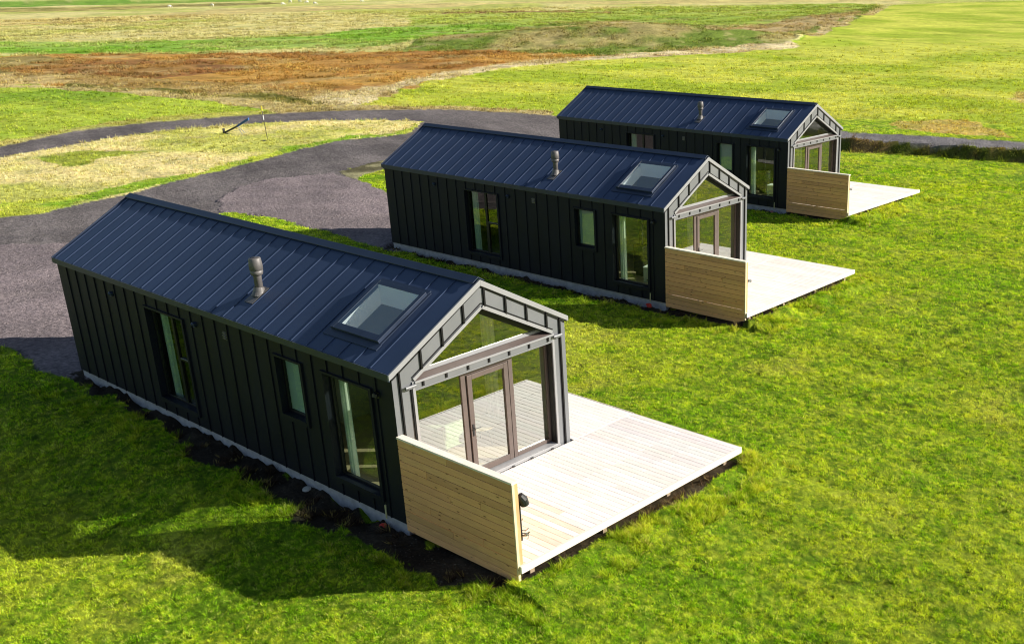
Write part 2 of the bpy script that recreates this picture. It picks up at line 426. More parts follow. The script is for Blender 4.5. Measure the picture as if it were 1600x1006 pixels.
        m.box(a-o, a, -.045, -.001, c-.10, d+o*.6); m.box(b, b+o, -.045, -.001, c-.10, d+o*.6)
        m.box(a, b, -.045, -.001, d, d+o*.6); m.box(a, b, -.05, -.001, c-.10, c); m.build('casing', 'clad', wo)
        if nm == 'small':
            m = MB()
            for k in range(44): 
                z = c+t+.01+k*(d-c-2*t-.02)/44; m.hexa([(a+t, .148, z), (b-t, .148, z), (b-t, .163, z+.012), (a+t, .163, z+.012), (a+t, .149, z+.002), (b-t, .149, z+.002), (b-t, .164, z+.014), (a+t, .164, z+.014)])
            m.box(a+t, b-t, .175, .18, c+t, d-t)
            m.build('blind', 'curtain', wo)
        if nm == 'back':
            m = MB(); m.box(mx+.05, b-t, .118, .128, 1.395, 1.405); m.box(mx+.10, b-t-.05, .095, .1, 1.455, 1.467); m.build('rail', 'sill', wo)
    # --- glazed doors in the gable
    X0, X1 = -.20, -.145
    m = MB()
    m.box(X0, X1, .463, .52, .30, 2.48); m.box(X0, X1, 1.60, 1.70, .30, 2.48); m.box(X0, X1, 2.78, 2.88, .30, 2.48); m.box(X0, X1, 3.76, 3.817, .30, 2.48)
    m.box(X0, X1, .52, 1.60, .30, .37); m.box(X0, X1, 2.88, 3.76, .30, .37); m.box(X0, X1, .52, 1.60, 2.40, 2.48); m.box(X0, X1, 2.88, 3.76, 2.40, 2.48)
    m.box(X0, X1, 1.70, 2.78, 2.36, 2.48); m.box(X0, X1-.01, 1.70, 1.72, .30, 2.36); m.box(X0, X1-.01, 2.76, 2.78, .30, 2.36)
    gf = m.build('glazed_front', 'door', root, bevel=.004)
    for a, b in ((.52, 1.60), (2.88, 3.76)):
        m = MB(); m.poly([(-.17, a, .37), (-.17, b, .37), (-.17, b, 2.40), (-.17, a, 2.40)]); m.build('pane', 'g_gable', gf)
    m = MB()
    for y in (1.725, 2.75): m.box(-.195, -.15, y-.004, y+.008, .31, 2.36)
    m.build('door_gap_strip', 'black', gf)  # black strips in the gaps beside the door
    m = MB(); d0, d1 = 1.735, 2.745
    m.box(-.19, -.125, d0, d0+.11, .31, 2.35); m.box(-.19, -.125, d1-.10, d1, .31, 2.35); m.box(-.19, -.125, d0+.11, d1-.10, .31, .43); m.box(-.19, -.125, d0+.11, d1-.10, 2.25, 2.35)
    dr = m.build('door', 'door', root, bevel=.005)
    m = MB(); m.poly([(-.16, d0+.11, .43), (-.16, d1-.10, .43), (-.16, d1-.10, 2.25), (-.16, d0+.11, 2.25)]); m.build('pane', 'g_gable', dr)
    m = MB(); m.box(-.124, -.112, d0+.035, d0+.075, 1.12, 1.36); m.tube([(-.112, d0+.055, 1.28), (-.07, d0+.055, 1.28), (-.062, d0+.08, 1.28), (-.062, d0+.19, 1.275)], .010, 8)
    m.build('handle', 'black', dr, bevel=.002)
    m = MB(); m.box(-.2, .03, .463, 3.817, .222, .29); m.box(.004, .05, .40, 3.88, .245, .262); m.build('door_sill', 'sill', root, bevel=.004)
    for y in (2.55, 3.05, 3.62):
        m = MB(); m.box(.05, .085, y-.03, y+.03, .238, .262); m.build('sill_clip', 'black', [c for c in root.children if c.name.startswith('door_sill')][0])
    # --- transom beam with its brackets, triangle window
    m = MB(); m.prism([(-.2, 2.485), (.03, 2.485), (.03, 2.645), (-.2, 2.715)], lambda p, q, t: (p, t, q), .463, 3.817)
    bm = m.build('transom_beam', 'gable', root, bevel=.003)
    m = MB(); m.prism([(-.142, 2.702), (.028, 2.651), (.028, 2.657), (-.142, 2.708)], lambda p, q, t: (p, t, q), .47, 3.81); m.build('beam_cover', 'door', bm)
    m = MB()
    m.box(.031, .055, .45, 3.83, 2.63, 2.665); m.box(.031, .036, .47, 3.81, 2.497, 2.503)
    m.m = 1
    for y in (.632, 1.153, 1.66, 2.17, 2.674, 3.19, 3.695): m.box(.031, .05, y-.02, y+.02, 2.54, 2.628)
    m.build('beam_lip', ['gtrim', 'seam'], bm)
    for y0, y1 in ((.23, .45), (3.83, 4.05)):
        m = MB(); m.tube([(.06, y0, 2.6), (.06, y1, 2.6)], .028, 14); m.box(.034, .075, y0+.05, y1, 2.565, 2.59); m.build('bracket', 'gable', bm)
    m = MB()
    tri = [(.54, 2.72), (3.74, 2.72), (2.1, 3.60)]
    m.box(-.19, -.142, .50, 3.78, 2.712, 2.775)
    tw = m.build('gable_window', 'gtrim', root, bevel=.003)
    m = MB(); m.poly([(-.17, .60, 2.775), (-.17, 3.66, 2.775), (-.17, 2.1, 3.60)]); m.build('pane', 'g_gable', tw)
    m = MB()
    for p, q in (((2.1, 3.60), (.46, 2.67)), ((3.82, 2.67), (2.1, 3.60))):
        d = Vector((q[0]-p[0], q[1]-p[1])).normalized(); n = Vector((-d.y, d.x))*(.03 if p[0] == 2.1 else .10)
        m.px([p, q, (q[0]+n.x, q[1]+n.y), (p[0]+n.x, p[1]+n.y)], -.195, -.15)
    m.build('frame', 'frame', tw)
    m = MB()   # dark sheets painting the shade inside the reveal
    m.box(-.14, -.002, 3.808, 3.8165, .30, 2.48)
    m.px([(2.1, 3.588), (3.79, 2.674), (3.80, 2.678), (2.1, 3.597)], -.14, .0)
    m.build('reveal_shade', 'frame', root)
    # --- foundation, interior shell
    m = MB(); m.box(-L+.03, -.03, .03, W-.03, -1.0, -.001); m.build('foundation', 'conc', root)
    m = MB(); m.box(-L+.2, -.2, .2, W-.2, .001, .25); m.build('floor', 'floor', root)
    m = MB()
    face_with_holes(m, -L+.2, -.205, .25, 2.92, holes, lambda x, z: (x, .204, z), True)
    m.poly([(-L+.2, W-.204, .25), (-.205, W-.204, .25), (-.205, W-.204, 2.92), (-L+.2, W-.204, 2.92)])
    for x in (-4.6, -7.2, -13.2):
        m.px([(.206, .251), (W-.206, .251), (W-.206, rz_(.206)-.34), (2.1, RZ-.34), (.206, rz_(.206)-.34)], x-.05, x+.05)
    face_with_holes(m, -L+.2, -.205, .2, 2.1, [SK], lambda x, y: (x, y, rz_(y)-.33), True)
    m.poly([(-L+.2, W-.2, rz_(.2)-.33), (-.205, W-.2, rz_(.2)-.33), (-.205, 2.1, RZ-.33), (-L+.2, 2.1, RZ-.33)])
    m.build('interior_lining', 'lining', root)
    # --- small fittings on the near wall
    for x in (-10.65, -6.82):
        m = MB(); m.tube([(x, -.001, 2.5), (x, -.05, 2.5), (x, -.06, 2.49)], [.06, .06, .045], 16); m.tube([(x, -.061, 2.49), (x, -.075, 2.485)], [.03, .025], 12)
        m.build('vent', 'trim', root, smooth=False)
    m = MB()
    for k in range(3): m.box(-5.66, -5.54, -.03, -.004, 2.43+k*.055, 2.455+k*.055)
    m.box(-5.67, -5.53, -.006, -.001, 2.41, 2.58); m.build('louvre', 'sill' if False else 'vent', root)
    m = MB(); m.tube([(-.44, -.001, 2.43), (-.44, -.02, 2.43)], .05, 14); m.tube([(-.44, -.03, 2.50), (-.44, -.06, 2.47), (-.44, -.075, 2.42)], [.05, .055, .05], 14)
    m.build('wall_lamp', 'black', root)
    m = MB(); m.tube([(-.62, -.015, .22), (-.62, -.02, .0), (-.61, -.03, -.06)], .018, 8); m.build('drain_stub', 'peg', root)
    return root

cab = make_cabin()
# ridge cap bottom/eave belong to the roof: regroup
def reparent_under(root, names, parent_name):
    p = [c for c in root.children if c.name.split('.')[0] == parent_name][0]
    for c in list(root.children):
        if c.name.split('.')[0] in names: c.parent = p
reparent_under(cab, ('ridge_cap', 'eave_fascia', 'rake_trim', 'rear_rake_trim'), 'roof')
reparent_under(cab, ('reveal_shade', ), 'gable_wall')
cab2 = copy_tree(cab); cab3 = copy_tree(cab)
for i, (c, lb) in enumerate(((cab, 'dark navy metal cabin nearest the camera, with the largest skylight and glazed gable in view'),
                             (cab2, 'dark navy metal cabin standing between the two others in the row'),
                             (cab3, 'dark navy metal cabin farthest away, beside the road and the big field'))):
    place(c, i); tag(c, lb, 'cabin', 'dark gabled cabins in a row')

# ------------------------------------------------------------------ decks
def jit(c, a=.12):
    k = 1+random.uniform(-a, a); return tuple(min(1, x*k*(1+random.uniform(-.03, .03))) for x in c)
def make_deck(white):
    root = thing('wooden_deck', 'x', 'deck')
    m = MB(); bw = .1418; n = 43
    for k in range(n):
        y0 = .01+k*bw; y1 = y0+bw-.007
        base = (.89, .86, .85) if not white else (.95, .92, .88)
        for a, b in ((.055, 1.52), (1.524, 2.985)) if k % 2 else ((.055, 2.2), (2.204, 2.985)):
            c = jit(base, .08)
            if k < 14 and not white and random.random() < .5: c = (c[0]*.98, c[1]*.90, c[2]*.78)
            m.box(a, b, y0, y1, .195, .225+random.uniform(-.001, .001), c)
    m.build('deck_boards', 'deck', root, bevel=.003)
    m = MB()
    for k in range(14):
        y0 = 4.25+k*bw
        if y0+bw > 6.2: break
        m.box(-4.6, .05, y0, y0+bw-.004, .195, .227, jit((.95, .94, .92), .02))  # overexposed sunlight painted as whiter boards
    m.build('side_deck_boards', 'deck', root, bevel=.003)
    m = MB()
    m.box(2.990, 3.04, .0, 6.115, .10, .229, (.86, .82, .75)); m.box(.05, 2.988, 6.105, 6.14, .06, .215, (.6, .55, .48)); m.box(-4.6, .047, 6.13, 6.16, .06, .215, (.6, .55, .48))
    m.build('fascia', 'deck', root, bevel=.003)
    for x in (.3, 1.1, 1.9, 2.7):
        m = MB(); m.box(x-.024, x+.024, .15, 6.0, .02, .194, (.4, .34, .24)); m.build('joist', 'deck', root)
    for x in (.4, 1.6, 2.8):
        for y in (.4, 2.2, 4.0, 5.8): m = MB(); m.box(x-.05, x+.05, y-.05, y+.05, -.6, .019, (.35, .28, .2)); m.build('post', 'deck', root)
    return root
def make_screen():
    root = thing('privacy_screen', 'x', 'screen')
    m = MB(); z = 1.72; k = 0
    while z > -.10:
        h = .1405
        joints = {0: [0, 1.35, 2.96], 1: [0, 2.96], 2: [0, 2.15, 2.96], 3: [0, 2.96], 4: [0, .75, 2.96]}[k*3 % 5]
        for a, b in zip(joints[:-1], joints[1:]):
            c = jit((.86, .485, .22), .14)
            if random.random() < .25: c = (c[0]*.92, c[1]*.90, c[2]*.95)
            m.box(a+.006, b-.001, -.028, -.004, z-h+.008, z, c)
        z -= h; k += 1
    m.build('front_boards', 'screen', root, bevel=.004)
    m = MB(); z = 1.72; k = 0
    while z > .36:
        m.box(.055, 2.93, .072, .094, z-.1405+.006, z, jit((.86, .58, .33), .08)); z -= .1405
    m.build('rear_boards', 'screen', root, bevel=.004)
    m = MB()
    for x in (.06, 1.45, 2.865):
        m = MB(); m.box(x, x+.065, -.003, .071, -.1, 1.72, (.5, .34, .17)); m.build('post', 'screen', root)
    m = MB(); m.box(2.962, 2.988, -.034, .02, -.11, 1.722, (.72, .6, .42)); m.build('end_board', 'screen', root, bevel=.003)  # sunlit end, brightness painted as paler wood
    m = MB(); m.box(2.935, 2.975, .022, .098, .232, 1.722); m.build('stained_edge', 'orange', root, bevel=.003)
    m = MB(); m.box(.0, 2.995, -.042, .11, 1.724, 1.762, (.92, .86, .76)); m.build('top_rail', 'screen', root, bevel=.005)  # sunlit top of the screen painted in a paler wood tone
    return root
d1 = make_deck(False); d2 = make_deck(True); d3 = copy_tree(d2)
for i, (c, lb) in enumerate(((d1, 'large pale grey board deck in front of the nearest cabin'), (d2, 'whitish board deck in front of the middle cabin'), (d3, 'small looking bright white deck in front of the farthest cabin'))):
    place(c, i); tag(c, lb, 'deck', 'wooden decks at the glazed gables')
s1 = make_screen(); s2 = copy_tree(s1); s3 = copy_tree(s1)
for i, (c, lb) in enumerate(((s1, 'light brown board screen beside the nearest deck, dark tap pipe behind its end'), (s2, 'brown board privacy screen on the edge of the middle cabin deck'), (s3, 'brown board privacy screen at the farthest cabin'))):
    place(c, i); tag(c, lb, 'screen', 'board privacy screens on the decks')

# lamp / tap on the inner side of the screens
f = thing('outdoor_tap', 'black pipe with dark hood and coiled fittings behind the nearest wood screen end', 'tap')
m = MB(); m.tube([(2.90, .16, .62), (2.90, .16, 1.35)], .028, 10); m.box(2.87, 2.93, .096, .135, .7, .78); m.box(2.87, 2.93, .096, .135, 1.2, 1.28); m.build('pipe', 'black', f)
m = MB(); m.tube([(2.90, .15, 1.46), (2.92, .17, 1.44), (2.94, .22, 1.36), (2.95, .25, 1.26)], [.02, .065, .085, .075], 12); m.build('hood', 'black', f)
m = MB(); m.tube([(2.88, .14, 1.5), (2.87, .15, 1.56)], [.03, .02], 8); m.build('cap', 'stone', f)
m = MB()
pts = [(2.93+.07*math.cos(t*.9), .22+.05*math.sin(t*1.1), .66+.011*t+.03*math.sin(t*2)) for t in range(0, 14)]
m.tube(pts, .011, 6); m.tube([(2.90, .16, .70), (2.98, .2, .72)], .016, 8); m.ball(2.985, .2, .74, .03, .03, .03, 8, 6); m.build('fittings', 'chrome', f)
m = MB(); m.tube([(2.9, .16, .99), (2.93, .19, 1.0), (2.945, .19, 1.03)], .008, 6); m.build('tie', 'orange', f)
for i, lb in ((1, 'small grey lamp fixed behind the end of the middle cabin screen'), (2, 'tiny grey lamp fixed behind the end of the farthest screen')):
    f = thing('deck_lamp', lb, 'lamp', group='small grey lamps behind the screens')
    m = MB(); m.box(2.88, 2.96, .096, .16, 1.12, 1.17); m.build('bracket', 'vent', f)
    m = MB(); m.tube([(2.95, .16, 1.16), (2.98, .24, 1.15)], [.03, .045], 10); m.build('lamp_head', 'sill', f); place(f, i)

# ------------------------------------------------------------------ interior furniture
def make_sofa():
    r = thing('sofa', 'x', 'sofa')
    m = MB(); m.box(0, .95, 0, 1.9, .10, .38); m.build('base', 'sofa', r, bevel=.04)
    for y in (.14, .96):
        m = MB(); m.box(.22, .95, y+.005, y+.80, .385, .50); m.build('seat_cushion', 'sofa', r, bevel=.05)
        m = MB(); m.hexa([(.02, y+.01, .45), (.27, y+.01, .48), (.27, y+.79, .48), (.02, y+.79, .45), (-.06, y+.01, .93), (.12, y+.01, .95), (.12, y+.79, .95), (-.06, y+.79, .93)]); m.build('back_cushion', 'sofa', r, bevel=.06)
    for y in (-.02, 1.78):
        m = MB(); m.box(.0, .93, y, y+.14, .30, .62); m.build('armrest', 'sofa', r, bevel=.04)
    for x in (.08, .85):
        for y in (.1, 1.8):
            m = MB(); m.tube([(x, y, .0), (x, y, .10)], .02, 8); m.build('leg', 'black', r)
    return r
def make_armchair():
    r = thing('armchair', 'x', 'armchair')
    m = MB(); m.box(-.3, .3, -.3, .3, .32, .46); m.build('seat', 'dark', r, bevel=.05)
    m = MB(); m.hexa([(-.34, -.28, .42), (-.24, -.28, .42), (-.24, .28, .42), (-.34, .28, .42), (-.5, -.28, .95), (-.4, -.28, .97), (-.4, .28, .97), (-.5, .28, .95)]); m.build('backrest', 'dark', r, bevel=.04)
    for y in (-.33, .29):
        m = MB(); m.box(-.35, .28, y, y+.04, .56, .60); m.build('armrest', 'floor', r, bevel=.01)
    for x in (-.28, .26):
        for y in (-.31, .31):
            m = MB(); m.tube([(x, y, 0), (x*.9, y, .58)], .018, 8); m.build('leg', 'floor', r)
    return r
def make_curtain(length, h):
    m = MB(); n = int(length/.02); v = []
    for i in range(n+1):
        x = i*length/n; y = .035*math.sin(i*1.05)+.01*math.sin(i*.37); v += [(x, y, 0), (x, y*.8, h)]
    m.raw(v, [(2*i, 2*i+2, 2*i+3, 2*i+1) for i in range(n)])
    return m.build('curtain', 'curtain', smooth=True)
def make_cabinet():
    r = thing('storage_box', 'x', 'cabinet')
    m = MB(); m.box(0, .5, 0, .45, 0, .46); m.build('body', 'cab', r, bevel=.01)
    m = MB(); m.box(-.01, .51, -.01, .46, .462, .495); m.build('lid', 'white', r, bevel=.008)
    m = MB(); m.box(.12, .40, -.012, -.001, .06, .10); m.build('grille', 'black', r)
    return r
def make_stove():
    r = thing('stove', 'x', 'stove')
    m = MB(); m.box(0, .40, 0, .38, .12, 1.0); m.box(.04, .36, .04, .34, 0, .12); m.build('body', 'black', r, bevel=.01)
    m = MB(); m.tube([(.2, .19, 1.0), (.2, .19, 2.6)], .07, 14); m.build('flue_pipe', 'black', r)
    return r
def make_pendant():
    r = thing('pendant_lamp', 'x', 'lamp')
    m = MB(); m.tube([(0, 0, .16), (0, 0, 1.1)], .006, 6); m.build('cord', 'black', r)
    m = MB(); m.tube([(0, 0, .16), (0, 0, .14), (0, 0, .0)], [.03, .06, .18], 18, caps=False); m.build('lamp_shade', 'black', r)
    return r
def make_table():
    r = thing('coffee_table', 'x', 'table')
    m = MB(); m.tube([(0, 0, .40), (0, 0, .43)], .32, 24); m.build('tabletop', 'floor', r)
    for k in range(3):
        a = k*2.094+.4; m = MB(); m.tube([(.25*math.cos(a), .25*math.sin(a), 0), (.15*math.cos(a), .15*math.sin(a), .40)], .014, 8); m.build('leg', 'black', r)
    return r
SOFA = (-3.3, 3.0, -90)
wh = ['nearest', 'middle', 'farthest']
sofa = make_sofa(); place(sofa, 0, SOFA[0], SOFA[1], .251, math.radians(SOFA[2])); tag(sofa, 'moss green sofa behind the left gable glass of the nearest cabin', 'sofa')
ac = make_armchair(); place(ac, 1, -1.25, 1.75, .251, math.radians(-20)); tag(ac, 'dark armchair seen through the big side window of the middle cabin', 'armchair', 'armchairs in the cabins')
a2 = copy_tree(ac); place(a2, 2, -1.0, 1.7, .251, math.radians(-35)); tag(a2, 'dark armchair seen through the big side window of the farthest cabin', 'armchair', 'armchairs in the cabins')
cb = make_cabinet(); st = make_stove(); pd = make_pendant(); tb = make_table()
for i in range(3):
    o = cb if i == 0 else copy_tree(cb); place(o, i, -1.55, .75, .251, math.radians(12)); tag(o, f'pale grey green box on the floor behind the big side window of the {wh[i]} cabin', 'cabinet', 'grey green boxes inside the cabins')
    o = st if i == 0 else copy_tree(st); place(o, i, -2.35, 1.2, .251); tag(o, f'slim black stove behind the side window of the {wh[i]} cabin', 'stove', 'stoves inside the cabins')
    o = pd if i == 0 else copy_tree(pd); place(o, i, -1.7, 1.9, 2.0); tag(o, f'dark pendant lamp inside the {wh[i]} cabin', 'lamp', 'pendant lamps inside the cabins')
    o = tb if i == 0 else copy_tree(tb); place(o, i, -1.3, 2.9, .251); tag(o, f'small round table on the wooden floor inside the {wh[i]} cabin', 'table', 'round tables inside the cabins')
c1 = make_curtain(.40, 2.15); c2_ = make_curtain(.40, 2.75)
for i in range(3):
    o = c1 if i == 0 else c1.copy()
    if i: COL.objects.link(o)
    place(o, i, -2.08, .27, .28); tag(o, f'white curtain at the left edge of the big side window of the {wh[i]} cabin', 'curtain', 'white curtains')
    o.scale = (.62, 1, 1)
    o = c1.copy(); COL.objects.link(o); place(o, i, -8.98, .27, .28); o.scale = (.7, 1, 1); tag(o, f'white curtain at the left edge of the tall rear side window of the {wh[i]} cabin', 'curtain', 'white curtains')
    o = c2_ if i == 0 else c2_.copy()
    if i: COL.objects.link(o)
    place(o, i, -2.28, 3.93, .30); tag(o, f'tall white curtain on the far wall behind the gable glass of the {wh[i]} cabin', 'curtain', 'white curtains')

# ------------------------------------------------------------------ numpy noise
_TAB = np.random.default_rng(99).random((64, 512, 512)).astype(np.float32)
def vn(x, y, s=0):
    T = _TAB[s % 64].ravel(); fx = np.floor(x); fy = np.floor(y); ix = fx.astype(np.int32); iy = fy.astype(np.int32)
    fx = (x-fx).astype(np.float32); fy = (y-fy).astype(np.float32); fx = fx*fx*(3-2*fx); fy = fy*fy*(3-2*fy)
    x0 = ix & 511; x1 = (ix+1) & 511; y0 = (iy & 511) << 9; y1 = ((iy+1) & 511) << 9
    a = T[y0+x0]; b = T[y0+x1]; c = T[y1+x0]; d = T[y1+x1]
    return (a+(b-a)*fx)*(1-fy)+(c+(d-c)*fx)*fy
def fbm(x, y, sc, o=4, s=0, g=.5):
    t = 0; a = 1; n = 0
    for k in range(o):
        t = t+a*vn(x*sc+17.3*k, y*sc-9.1*k, s+k); n += a; a *= g; sc *= 2.03
    return t/n
def sstep(x, a, b):
    t = np.clip((x-a)/(b-a), 0, 1); return t*t*(3-2*t)
def inpoly(x, y, P):
    r = np.zeros(len(x), bool); n = len(P)
    xs = [p[0] for p in P]; ys = [p[1] for p in P]
    sel = np.where((x > min(xs)) & (x < max(xs)) & (y > min(ys)) & (y < max(ys)))[0]
    X = x[sel]; Y = y[sel]; c = np.zeros(len(sel), bool)
    for i in range(n):
        x0, y0 = P[i]; x1, y1 = P[(i+1) % n]
        if y0 == y1: continue
        k = ((y0 > Y) != (y1 > Y)); c ^= k & (X < (x1-x0)*(Y-y0)/(y1-y0)+x0)
    r[sel] = c; return r
def GP(pts, z=-.3): return [G(u, v, z) for u, v in pts]
def loc(i, pts):
    q = CABINS[i]; a = q[3]; return [(q[0]+x*math.cos(a)-y*math.sin(a), q[1]+x*math.sin(a)+y*math.cos(a)) for x, y in pts]

# zones: (id, colourA, colourB, noise scale, polygon, jitter metres)
LAWN, FIELD, MEADOW, BOG, DRY, ROAD, YARD, SOIL = range(8)
ISL_LOW = [(660, 190), (640, 208), (600, 213), (530, 219), (470, 233), (400, 251), (330, 269), (260, 286), (200, 303), (110, 323), (50, 339), (0, 344), (-300, 405)]
ISL_TOP = [(-300, 292), (0, 246), (100, 228), (200, 212), (300, 200), (400, 192), (500, 188), (600, 187)]
Z = []
def zone(zid, ca, cb, ns, poly, jitter=.3, jsc=1.0): Z.append((zid, ca, cb, ns, poly, jitter, jsc))
OLV, GRN, BEI, BRN, RED = (.40, .41, .11), (.16, .33, .03), (.56, .50, .22), (.33, .17, .05), (.30, .12, .05)
YG = (.27, .34, .018)
zone(FIELD, (.31, .39, .035), (.48, .50, .075), .12, GP([(560, 166), (590, 148), (620, 139), (700, 119), (800, 104), (880, 96), (960, 91), (1050, 86), (1150, 79), (1240, 73), (1290, 51), (1340, 31), (1370, 18), (1395, 8), (1600, 2), (1900, -2), (2600, 0), (2600, 320), (1900, 238), (1600, 216), (1318, 200), (1316, 200), (880, 182), (700, 172)]), .8, .2)
zone(MEADOW, OLV, BEI, .05, GP([(-700, -30), (2600, -30), (2600, 0), (1900, -2), (1600, 2), (1395, 8), (1370, 18), (1290, 50), (1240, 72), (900, 85), (0, 87), (-700, 95)]), 2, .1)
zone(MEADOW, (.24, .33, .05), (.36, .42, .09), .04, GP([(640, 26), (1000, 13), (1330, 5), (1375, 9), (1290, 28), (1200, 40), (1080, 42), (850, 40), (640, 52)]), 2, .1)
zone(MEADOW, (.20, .36, .04), (.30, .40, .09), .09, GP([(-100, 64), (60, 68), (200, 66), (480, 56), (600, 44), (760, 35), (860, 42), (760, 60), (600, 77), (300, 79), (100, 84), (-300, 90), (-300, 75)]), 3, .06)
zone(MEADOW, (.20, .30, .05), (.15, .28, .04), .05, GP([(-300, 8), (-50, 3), (250, 0), (400, -2), (400, 2), (250, 6), (-50, 13), (-300, 18)]), 2, .1)
zone(MEADOW, (.58, .48, .20), (.42, .34, .14), .15, GP([(-300, 48), (-50, 32), (200, 25), (350, 15), (560, 8), (900, 2), (1400, -1), (1400, 3), (900, 8), (560, 15), (380, 22), (200, 36), (-50, 43), (-300, 60)]), 4, .08)
zone(MEADOW, (.40, .33, .12), (.22, .2, .06), .2, GP([(-300, 22), (-50, 13), (150, 12), (270, 8), (420, 4), (420, 8), (270, 12), (150, 17), (-50, 20), (-300, 30)]), 4, .1)
zone(MEADOW, (.16, .14, .04), (.30, .26, .1), .3, GP([(240, 10), (420, 4), (440, 5), (440, 7), (270, 12)]), 4, .1)
zone(MEADOW, (.22, .13, .06), (.3, .2, .1), .2, GP([(690, 21), (760, 19), (880, 18), (960, 20), (960, 22), (880, 20), (760, 21), (690, 23)]), 1, .1)
zone(DRY, (.36, .30, .12), (.15, .21, .035), .16, GP([(600, 82), (640, 77), (760, 52), (850, 38), (980, 33), (1080, 40), (1200, 43), (1290, 22), (1370, 12), (1390, 9), (1340, 32), (1290, 52), (1240, 71), (1100, 81), (960, 87), (800, 84)]), 3, .12)
zone(DRY, (.47, .38, .19), (.36, .30, .12), .16, GP([(820, 47), (900, 40), (980, 35), (1060, 41), (1000, 52), (900, 56)]), 3, .12)
zone(DRY, (.44, .33, .17), (.34, .27, .12), .16, GP([(1080, 50), (1250, 36), (1300, 24), (1350, 16), (1330, 30), (1280, 48), (1200, 64), (1100, 68)]), 3, .12)
zone(DRY, (.56, .45, .26), (.45, .36, .18), .2, GP([(1260, 62), (1300, 44), (1350, 24), (1372, 14), (1380, 16), (1345, 32), (1310, 48), (1275, 64)]), 1, .3)
zone(BOG, BRN, (.45, .26, .07), .07, GP([(-700, 100), (0, 90), (100, 85), (480, 83), (760, 81), (880, 85), (960, 88), (880, 96), (800, 104), (700, 119), (620, 139), (590, 150), (520, 158), (400, 157), (250, 142), (150, 135), (0, 128), (-700, 135)]), 2, .15)
zone(BOG, (.27, .13, .05), (.31, .18, .06), .08, GP([(50, 100), (180, 92), (320, 98), (400, 108), (240, 122), (90, 120)]), 5, .1)
zone(BOG, (.36, .28, .11), (.26, .2, .07), .08, GP([(-700, 104), (-50, 92), (90, 87), (130, 92), (60, 102), (20, 120), (-50, 128), (-700, 132)]), 4, .1)
zone(DRY, (.44, .33, .15), (.30, .20, .07), .2, GP([(-300, 122), (80, 114), (200, 122), (330, 128), (470, 140), (560, 145), (620, 138), (580, 156), (440, 160), (260, 142), (100, 134), (-300, 136)]), 3, .12)
zone(DRY, (.66, .55, .34), (.46, .36, .2), .35, GP([(560, 166), (480, 160), (500, 148), (600, 133), (700, 113), (800, 98), (960, 86), (1050, 80), (1240, 70), (1240, 76), (1150, 82), (1050, 88), (960, 93), (880, 98), (800, 106), (700, 121), (620, 141), (590, 151)]), 1.2, .3)
zone(DRY, (.10, .10, .02), (.26, .23, .07), .5, GP([(330, 150), (420, 146), (500, 158), (520, 163), (400, 159), (250, 147), (100, 135), (100, 131), (250, 140)]), 1.2, .3)
zone(DRY, (.52, .42, .2), (.40, .32, .15), .2, GP([(-300, 130), (150, 136), (260, 145), (400, 158), (560, 166), (700, 166), (872, 175), (872, 183), (600, 173), (500, 176), (400, 182), (415, 172), (330, 159), (150, 143), (60, 138), (-300, 138)]), .8, .3)
zone(FIELD, (.20, .31, .03), (.33, .41, .05), .12, GP([(-700, 140), (60, 138), (150, 144), (250, 153), (330, 159), (370, 165), (410, 174), (300, 182), (150, 196), (0, 224), (-700, 340)]), .8, .3)
zone(DRY, (.50, .44, .16), (.36, .36, .08), .3, GP([(410, 173), (425, 176), (400, 182), (200, 197), (100, 212), (0, 234), (-700, 360), (-700, 345), (0, 222), (150, 194), (300, 180)]), .4, .6)
zone(DRY, (.70, .58, .27), (.45, .46, .11), .16, GP(ISL_TOP+ISL_LOW), .25, .8)
zone(DRY, (.22, .36, .03), (.42, .46, .06), .4, GP([(-300, 365), (0, 318), (100, 305), (180, 293), (300, 268), (400, 243), (470, 227), (530, 214), (600, 208), (650, 194), (660, 186), (560, 190), (560, 187), (670, 186)]+ISL_LOW), .9, .35)
zone(DRY, (.30, .34, .05), (.22, .30, .04), .3, GP([(90, 246), (160, 232), (200, 238), (160, 254), (110, 258)]), 1.2, .3)
zone(ROAD, (.155, .136, .136), (.12, .106, .107), .3, GP([(-700, 345), (0, 229), (100, 208), (200, 194), (300, 186), (400, 179), (500, 174), (600, 171), (700, 171), (800, 176), (880, 182), (1000, 200), (1000, 260), (900, 270), (780, 240), (680, 240), (640, 240), (610, 248), (565, 259), (532, 268), (560, 281), (600, 299), (640, 330)]
     )+loc(1, [(-12, 3), (-12.2, .5), (-12.8, -.4)])+GP([(560, 377), (520, 363), (470, 353), (440, 343), (400, 337), (357, 332), (300, 345)])+loc(0, [(-12.5, 4), (-12.5, .3), (-13.3, -.3)])+GP([(70, 588), (40, 563), (0, 540), (-300, 570), (-700, 700), (-700, 560), (-300, 405)]+ISL_LOW[::-1][1:]+ISL_TOP[::-1]+[(-700, 370)]), .22, 1.2)
zone(YARD, (.245, .20, .208), (.19, .157, .163), .4, GP([(-700, 640), (-300, 480), (0, 388), (100, 382), (200, 376)])+loc(0, [(-12.5, 4), (-12.5, .3), (-13.3, -.3)])+GP([(70, 588), (40, 563), (0, 540), (-300, 570), (-700, 700)]), .2, 1)
zone(YARD, (.245, .20, .208), (.19, .157, .163), .4, GP([(345, 330), (340, 312), (370, 292), (430, 278), (520, 270), (560, 281), (600, 299), (640, 330)])+loc(1, [(-12, 3), (-12.2, .5), (-12.8, -.4)])+GP([(560, 377), (520, 363), (470, 353), (440, 343), (400, 337), (357, 332)]), .2, 1)
zone(SOIL, (.28, .26, .15), (.10, .09, .05), .8, GP([(532, 268), (565, 259), (600, 249), (620, 260), (570, 272), (560, 281)]), .3, 1)
